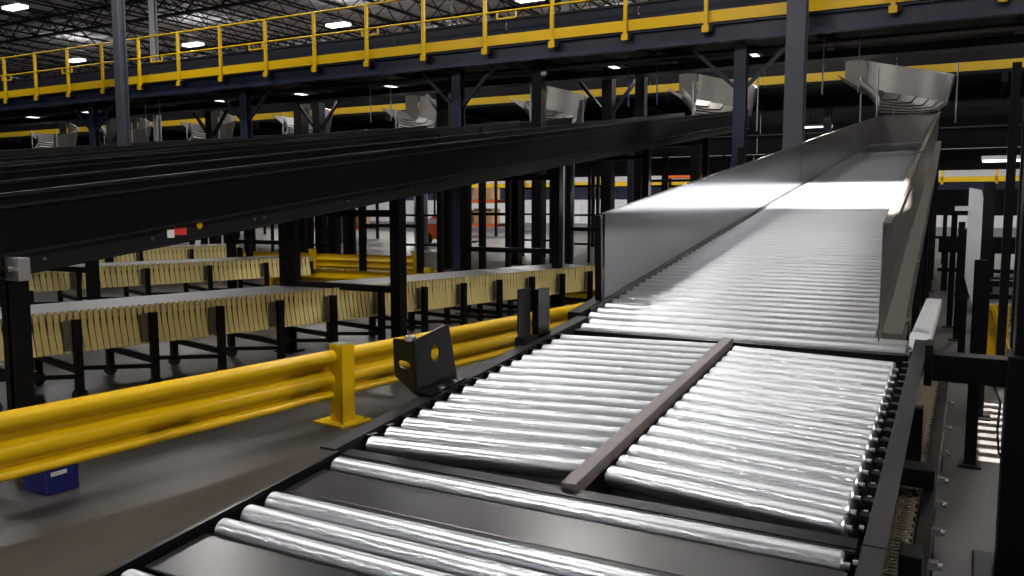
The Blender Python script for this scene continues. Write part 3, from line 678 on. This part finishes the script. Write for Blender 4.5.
slat_conveyor((-5.86, 1.75), (-3.95, 9.5), 0.72, 0.62, 0.34, 'long slatted conveyor with black legs right behind the foreground guard rail', 0.044, 0.53)
slat_conveyor((-9.7, 5.2), (-8.34, 9.2), 0.75, 0.62, 0.36, 'second slatted conveyor parallel behind the long one at the left', 0.065, 0.80)
slat_conveyor((-13.2, 8.6), (-12.2, 11.5), 0.8, 0.62, 0.36, 'short far slatted conveyor behind the second one', 0.075, 0.9)

# ================================================================== RIGHT-HAND SIDE
fc = thing('skate_wheel_conveyor', 'narrow strip of small brass-coloured wheels low beside the right rail', 'conveyor', (-0.13, 3.3, 0))
nm = MB().cyl((-0.034,0,0),(0.034,0,0),0.006,6).cyl((-0.030,0,0),(-0.012,0,0),0.0105,8).cyl((0.012,0,0),(0.030,0,0),0.0105,8).mesh('skate_wheels'); nm.materials.append(MATS['brass'])
y = 1.75
while y < 5.2:
    inst('skate_wheels', nm, fc, (-0.128 + (0.004 if int(y*50) % 2 else -0.004), y, 0.42)); y += 0.0245
MB().box(-0.172,-0.166,1.7,5.2,0.36,0.44).box(-0.091,-0.086,1.7,5.2,0.36,0.44).build('rail', 'galv_dull', fc)
MB().box(-0.166,-0.091,1.7,5.2,0.365,0.37).build('tray', 'black_matte', fc)
for y in (2.2, 3.5, 4.8): MB().box(-0.15,-0.11,y-0.02,y+0.02,0,0.365).build('leg', 'black', fc)
wc = thing('painted_lit_strip', 'low conveyor strip on short legs, painted white as lit, right foot of the chute', 'cover', (-0.23, 7.0, 0))
MB().box(-0.295,-0.17,5.45,8.6,0.485,0.50).box(-0.176,-0.17,5.45,8.6,0.42,0.485).build('top', 'white_paint', wc, bevel=0.002)  # white paint stands in for the lit top of the low conveyor
for y in (5.7, 7.0, 8.3): MB().box(-0.25,-0.21,y-0.02,y+0.02,0,0.485).build('leg', 'black', wc)
sr = thing('side_rail', 'black side rail with pale clamp bolts low beside the right edge of the conveyor', 'rail', (-0.06, 3.2, 0))
MB().box(-0.083,-0.045,1.7,5.0,0.30,0.455).build('beam', 'black', sr, bevel=0.003)
cl = MB().box(-0.012,0.022,-0.012,0.012,-0.010,0.010).cyl((0.022,0,0),(0.032,0,0),0.010,6).mesh('clamp'); cl.materials.append(MATS['bolt'])
for y in (2.05, 2.3, 2.55, 2.8, 3.05, 3.4, 3.8, 4.3): inst('clamp', cl, sr, (-0.045, y, 0.44))
for y in (2.1, 3.3, 4.7): MB().box(-0.08,-0.05,y-0.02,y+0.02,0,0.30).build('leg', 'black', sr)
one('upright_bracket', MB().box(-0.098,-0.050,1.96,2.04,0.02,0.585).box(-0.12,-0.04,1.94,2.06,0,0.02), 'black', 'short black upright bracket at the lower right beside the brass wheel strip', 'bracket', (-0.07,2.0,0), bevel=0.003)
one('bridge_bracket', MB().box(-0.17,-0.05,2.86,2.96,0.46,0.52).box(-0.17,-0.155,2.86,2.96,0.02,0.46).box(-0.20,-0.14,2.84,2.98,0,0.02), 'black', 'black bridge bracket crossing the brass strip beside the right rail', 'bracket', (-0.1,2.9,0), bevel=0.003)
# near black column with the cross arm
rc = thing('black_column', 'thick black steel column at the right edge of the picture with a cross arm', 'column', (0.25, 3.42, 0))
MB().box(0.150, 0.36, 3.33, 3.52, 0.02, 0.83).box(0.08, 0.42, 3.26, 3.60, 0, 0.02).build('post', 'black', rc, bevel=0.004)
MB().box(0.168, 0.33, 3.35, 3.50, 0.83, 1.75).build('upper_post', 'black', rc, bevel=0.004)
MB().box(-0.100, 0.155, 3.36, 3.46, 0.715, 0.812).build('cross_arm', 'black', rc, bevel=0.003)
MB().box(-0.111,-0.085,3.33,3.49,0.70,0.85).build('arm_plate', 'black', rc, bevel=0.002)
cb = MB(); pp = [Vector((0.11,3.40,0.715)), Vector((0.135,3.37,0.66)), Vector((0.130,3.35,0.56)), Vector((0.138,3.35,0.48)), Vector((0.152,3.37,0.46))]
for a, b in zip(pp[:-1], pp[1:]): cb.cyl(a, b, 0.004, 6)
cb.build('cable', 'rubber', rc)
one('floor_post', MB().box(0.045,0.10,4.84,4.90,0.012,1.08).box(0.02,0.125,4.80,4.94,0,0.012), 'black', 'slim black post with a small foot plate on the open floor at right', 'post', (0.07,4.87,0))
wp = thing('guard_plate', 'white sheet-metal guard plate fixed to a black upright right of the chute', 'guard', (0.05, 6.05, 0))
MB().prism([(0.005,6.0,0.90),(0.085,6.0,0.62),(0.085,6.0,1.40),(0.075,6.0,1.455),(0.005,6.0,1.47)], (0,0.012,0)).build('plate', 'white_paint', wp)
MB().box(-0.07,0.01,5.97,6.03,1.325,1.355).build('arm', 'white_paint', wp)
MB().box(0.085,0.15,6.0,6.08,0.012,1.5).box(0.05,0.19,5.95,6.13,0,0.012).build('upright', 'black', wp)
for k, (x, y, z0, z1) in enumerate(((-0.04,9.49,0.0,1.2), (0.01,8.54,0.0,1.15), (0.27,7.2,0,2.4), (0.44,9.0,0,3.0), (-0.12,10.49,0,1.3), (0.55,11.5,0,4.0))):
    one('upright_post', MB().box(x-0.03,x+0.03,y-0.03,y+0.03,0.012,z1).box(x-0.07,x+0.07,y-0.07,y+0.07,0,0.012), 'black', ['thin black post right of the chute, middle of the row of three', 'thin black post right of the chute, nearest of the row of three', 'tall black post just behind the white guard plate', 'tall black post behind the yellow column guard', 'thin black post right of the chute, farthest of the row of three', 'very tall black post farthest back at the right edge'][k], 'post', (x,y,0), 'black uprights right of the chute')
for k, (x0, x1, y, z0, z1) in enumerate(((-0.38, 3.2, 15.0, 0.62, 0.86), (-1.2, 4.5, 22.0, 1.15, 1.75), (-0.10, 3.0, 12.6, 0.30, 0.38))):
    t = thing('cross_conveyor', ('low black cross conveyor seen right of the chute', 'raised black cross conveyor behind the low one at right', 'thin black floor-level cross frame right of the chute')[k], 'conveyor', (x0+1, y, 0), 'black cross conveyors at right')
    MB().box(x0, x1, y, y+0.03, z0, z1).build('side_panel', 'black', t); MB().box(x0, x1, y+0.6, y+0.63, z0, z1).build('side_panel', 'black', t)
    MB().box(x0, x1, y+0.03, y+0.6, z1-0.06, z1-0.03).build('bed', 'galv_dull', t)
    for xx in (x0+0.1, x0+0.75, x0+1.7, x1-0.1):
        for yy in (y+0.05, y+0.55): MB().box(xx-0.04, xx+0.04, yy-0.04, yy+0.04, 0, z0).build('leg', 'black', t)
        MB().box(xx-0.02, xx+0.02, y+0.05, y+0.55, z0*0.5-0.03, z0*0.5+0.03).build('cross_bar', 'black', t)
    MB().box(x0, x1, y+0.04, y+0.07, z0*0.55-0.03, z0*0.55+0.03).build('stretcher', 'black', t)
yb_ = thing('column_guard', 'yellow steel column guard with a slanted brace on the floor at right', 'guard', (0.28, 8.3, 0))
MB().box(0.18,0.36,8.26,8.30,0,0.50).box(0.30,0.36,8.3,8.42,0,0.5).build('shield', 'yellow', yb_, bevel=0.006)
MB().bar((0.23,8.24,0.50),(0.40,8.20,0.02),0.06,0.03).build('brace', 'yellow', yb_)
MB().box(0.15,0.42,8.16,8.45,0,0.012).build('base_plate', 'yellow', yb_)

# ================================================================== FAR PLATFORM, RACKS
fp = thing('far_platform', 'low far platform with a yellow toe board and rail across the back of the hall', 'platform', (-10, 40.5, 0))
MB().box(-50, 9, 40, 44, 1.75, 2.45).build('fascia', 'blue_beam', fp)
MB().box(-50, 9, 39.94, 39.98, 2.40, 2.62).build('toe_board', 'yellow_far', fp)
MB().box(-50, 9, 39.94, 39.98, 3.38, 3.46).build('top_rail', 'yellow_far', fp)
MB().box(-50, 9, 39.94, 39.98, 2.95, 3.02).build('mid_rail', 'yellow_far', fp)
x = -49
me = MB().box(-0.05,0.05,-0.06,-0.02,2.3,3.46).mesh('rail_post'); me.materials.append(MATS['yellow_far'])
cme = MB().box(-0.15,0.15,0.1,0.4,0,1.75).mesh('column'); cme.materials.append(MATS['black'])
while x < 9:
    inst('rail_post', me, fp, (x, 40, 0)); 
    if int(x) % 2 == 0: inst('column', cme, fp, (x, 40, 0))
    x += 2.0
def rack(x, y, wd, label, seed):
    t = thing('pallet_rack', label, 'rack', (x, y, 0), 'orange pallet racks on the far floor')
    for xx in (x, x+wd):
        for yy in (y, y+1.0): MB().box(xx-0.05, xx+0.05, yy-0.05, yy+0.05, 0, 3.6).build('upright', 'black', t)
    for z in (0.5, 1.6, 2.7):
        for yy in (y, y+1.0): MB().box(x, x+wd, yy-0.04, yy+0.04, z-0.07, z+0.06).build('beam', 'orange', t)
        MB().box(x, x+wd, y, y+1.0, z+0.06, z+0.08).build('shelf', 'galv_dull', t)
    return t
racks = [(-24.5, 27.0, 2.7, 'orange-beamed rack far left below the black lanes'), (-21.6, 33.0, 2.7, 'orange-beamed rack behind the pale column'), (-12.0, 36.0, 2.7, 'orange-beamed rack in the middle of the far floor'), (-7.6, 36.5, 2.7, 'orange-beamed rack just left of the chute entry'), (-33.0, 29.0, 2.7, 'orange-beamed rack at the far left end')]
for k, (x, y, wd, lb) in enumerate(racks):
    rack(x, y, wd, lb, k)
    for j in range(4):
        z = (0.58, 0.58, 1.68, 1.68)[j]; xx = x + 0.2 + (j % 2)*1.25; h = 0.45 + 0.25*random.random()
        c = thing('carton', 'carton, %s %s on the %s' % (('lower','upper')[j//2], ('left','right')[j % 2], lb.replace('orange-beamed ', '')), 'box', (xx+0.45, y+0.5, z), 'cartons on the far racks')
        MB().box(xx, xx+0.95, y+0.1, y+0.9, z, z+h).build('body', 'cardboard' if (k+j) % 3 else 'wall_white', c)
        MB().box(xx+0.43, xx+0.52, y+0.095, y+0.905, z+0.01, z+h+0.004).build('tape', 'divider', c)
# orange lift truck
ft = thing('lift_truck', 'small orange and white lift truck parked on the far floor', 'vehicle', (-17.2, 26.0, 0))
MB().prism([(-17.9,25.6,0.15),(-16.7,25.6,0.15),(-16.7,25.6,0.95),(-17.3,25.6,1.05),(-17.9,25.6,0.7)], (0,0.9,0)).build('body', 'orange', ft, bevel=0.03)
MB().box(-17.7,-16.9,25.58,26.52,0.72,0.9).build('panel', 'white_paint', ft)
for x in (-17.85, -16.75):
    for y in (25.65, 26.45): MB().box(x-0.03,x+0.03,y-0.03,y+0.03,0.8,2.0).build('cage_post', 'black', ft)
MB().box(-17.9,-16.7,25.6,26.5,2.0,2.05).build('roof', 'orange', ft)
for y in (25.75, 26.35): MB().box(-16.68,-16.6,y-0.04,y+0.04,0.05,2.4).build('mast', 'red_sign', ft)
for y in (25.75, 26.35): MB().box(-16.6,-15.6,y-0.05,y+0.05,0.05,0.1).build('fork', 'black', ft)
for x in (-17.6, -16.95):
    for y in (25.6, 26.5): MB().cyl((x,y-0.08,0.2),(x,y+0.08,0.2),0.2,14).build('wheel', 'rubber', ft)
# strip lamps under the far side of the mezzanine
for k, (x, y, z) in enumerate(((0.75, 14.5, 2.05), (-4.0, 24.85, 3.6), (-16.0, 24.85, 3.6), (-28.0, 24.85, 3.6))):
    t = thing('strip_lamp', 'glowing strip lamp under the mezzanine, %s' % ('at the right behind the black uprights', 'beyond the roller chute', 'in the middle of the hall', 'at the far left')[k], 'lamp', (x, y, z), 'strip lamps under the mezzanine')
    MB().box(x-0.6, x+0.6, y-0.08, y+0.08, z, z+0.06).build('housing', 'white_paint', t)
    MB().box(x-0.58, x+0.58, y-0.06, y+0.06, z-0.03, z).build('tube', 'strip_glow', t)
    if k: MB().cyl((x, y, z+0.06), (x, y, 4.1 if y < 24 else ZC), 0.01, 6).build('hanger', 'black', t)
    else: MB().box(x-0.03, x+0.03, y+0.08, y+0.14, 0, z+0.06).build('stand', 'black', t)

# ================================================================== ADDED LAMP behind the photographer (unseen, slotted to throw the flat beam on the chute)
wk = thing('added_slot_lamp', 'added unseen lamp with a black slotted front on a stand behind the photographer', 'lamp', (0.10, -4.0, 0))
LX, LY, LZ = 0.10, -4.0, 1.28
zs0, zs1 = LZ + 0.5*0.0064, LZ + 0.5*0.0232
xa, xb = LX - 0.130, LX - 0.022
m = MB()
yf = LY + 0.5
m.box(LX-0.35, LX+0.35, yf-0.001, yf+0.001, LZ-0.30, zs0); m.box(LX-0.35, LX+0.35, yf-0.001, yf+0.001, zs1, LZ+0.30)
m.box(LX-0.35, xa, yf-0.001, yf+0.001, zs0, zs1); m.box(xb, LX+0.35, yf-0.001, yf+0.001, zs0, zs1)
m.box(LX-0.36, LX-0.35, LY-0.2, yf, LZ-0.31, LZ+0.31); m.box(LX+0.35, LX+0.36, LY-0.2, yf, LZ-0.31, LZ+0.31)
m.box(LX-0.36, LX+0.36, LY-0.2, yf, LZ-0.31, LZ-0.30); m.box(LX-0.36, LX+0.36, LY-0.2, yf, LZ+0.30, LZ+0.31); m.box(LX-0.36, LX+0.36, LY-0.21, LY-0.2, LZ-0.31, LZ+0.31)
m.build('housing', 'black_matte', wk)
MB().cyl((LX, LY+0.1, 0.02), (LX, LY+0.1, LZ-0.31), 0.03, 12).cyl((LX, LY+0.1, 0), (LX, LY+0.1, 0.02), 0.25, 20).build('stand', 'black', wk)
sp = bpy.data.lights.new('slot_beam', 'SPOT'); sp.energy = 1100000; sp.spot_size = R(50); sp.spot_blend = 0; sp.shadow_soft_size = 0.0012; sp.color = (1, 1, 1)
so_ = bpy.data.objects.new('slot_beam', sp); COL.objects.link(so_); so_.parent = wk; so_.location = (0, 0, LZ); so_.rotation_euler = (R(90), 0, R(9))

# ================================================================== ADDED FILL LAMP at the right, off the frame (brightens the slatted conveyors)
fd = thing('added_fill_lamp', 'added fill lamp in a black housing on a tall post right of the photographer', 'lamp', (6.4, 0.6, 0))
MB().cyl((6.4, 0.6, 0.02), (6.4, 0.6, 3.45), 0.04, 12).cyl((6.4, 0.6, 0), (6.4, 0.6, 0.02), 0.25, 20).build('post', 'black', fd)
MB().box(6.36, 6.56, 0.40, 0.80, 3.46, 3.74).build('housing', 'black', fd, bevel=0.01)
MB().box(6.352, 6.36, 0.43, 0.77, 3.49, 3.71).build('lens', 'strip_glow', fd)
fs_ = bpy.data.lights.new('fill_beam', 'SPOT'); fs_.energy = 900; fs_.spot_size = R(26); fs_.spot_blend = 0.6; fs_.shadow_soft_size = 0.12; fs_.color = (1, 0.93, 0.8)
fo = bpy.data.objects.new('fill_beam', fs_); COL.objects.link(fo); fo.parent = fd; fo.location = (-0.1, 0, 3.6)
fo.rotation_euler = (Vector((-5.4, 3.6, 0.45)) - Vector((6.3, 0.6, 3.6))).to_track_quat('-Z', 'Y').to_euler()

# ================================================================== ADDED LAMP over the right aisle (unseen, its grille throws the striped patch on the floor)
GX, GY, GZ = 0.27, 5.75, 3.3
lv = thing('added_stripe_lamp', 'added unseen lamp with a striping grille above the open floor right of the chute', 'lamp', (GX, GY, GZ), None)
g = MB(); d = 0.35; kx = d/GZ; zp = GZ - d
xw = 0.15*kx; edges = [-0.2]
for k in range(9):
    c = (-0.72 + 0.18*k)*kx; edges += [c - 0.045*kx, c + 0.045*kx]
edges.append(0.2)
for a, b in zip(edges[0::2], edges[1::2]): g.box(GX-0.2, GX+0.2, GY+a, GY+b, zp-0.0006, zp+0.0006)
for a, b in zip(edges[1:-1:2], edges[2:-1:2]):
    g.box(GX-0.2, GX-xw, GY+a, GY+b, zp-0.0006, zp+0.0006); g.box(GX+xw, GX+0.2, GY+a, GY+b, zp-0.0006, zp+0.0006)
g.build('stripe_grille', 'black_matte', lv)
MB().box(GX-0.21, GX-0.2, GY-0.21, GY+0.21, zp, GZ+0.1).box(GX+0.2, GX+0.21, GY-0.21, GY+0.21, zp, GZ+0.1).box(GX-0.2, GX+0.2, GY-0.21, GY-0.2, zp, GZ+0.1).box(GX-0.2, GX+0.2, GY+0.2, GY+0.21, zp, GZ+0.1).box(GX-0.21, GX+0.21, GY-0.21, GY+0.21, GZ+0.1, GZ+0.11).build('housing', 'black_matte', lv)
MB().cyl((GX, GY, GZ+0.11), (GX, GY, ZC+0.12), 0.012, 8).build('hanger', 'black', lv)
ls = bpy.data.lights.new('stripe_beam', 'SPOT'); ls.energy = 9000; ls.spot_size = R(60); ls.spot_blend = 0; ls.shadow_soft_size = 0.0012
lo = bpy.data.objects.new('stripe_beam', ls); COL.objects.link(lo); lo.parent = lv; lo.location = (0, 0, 0)
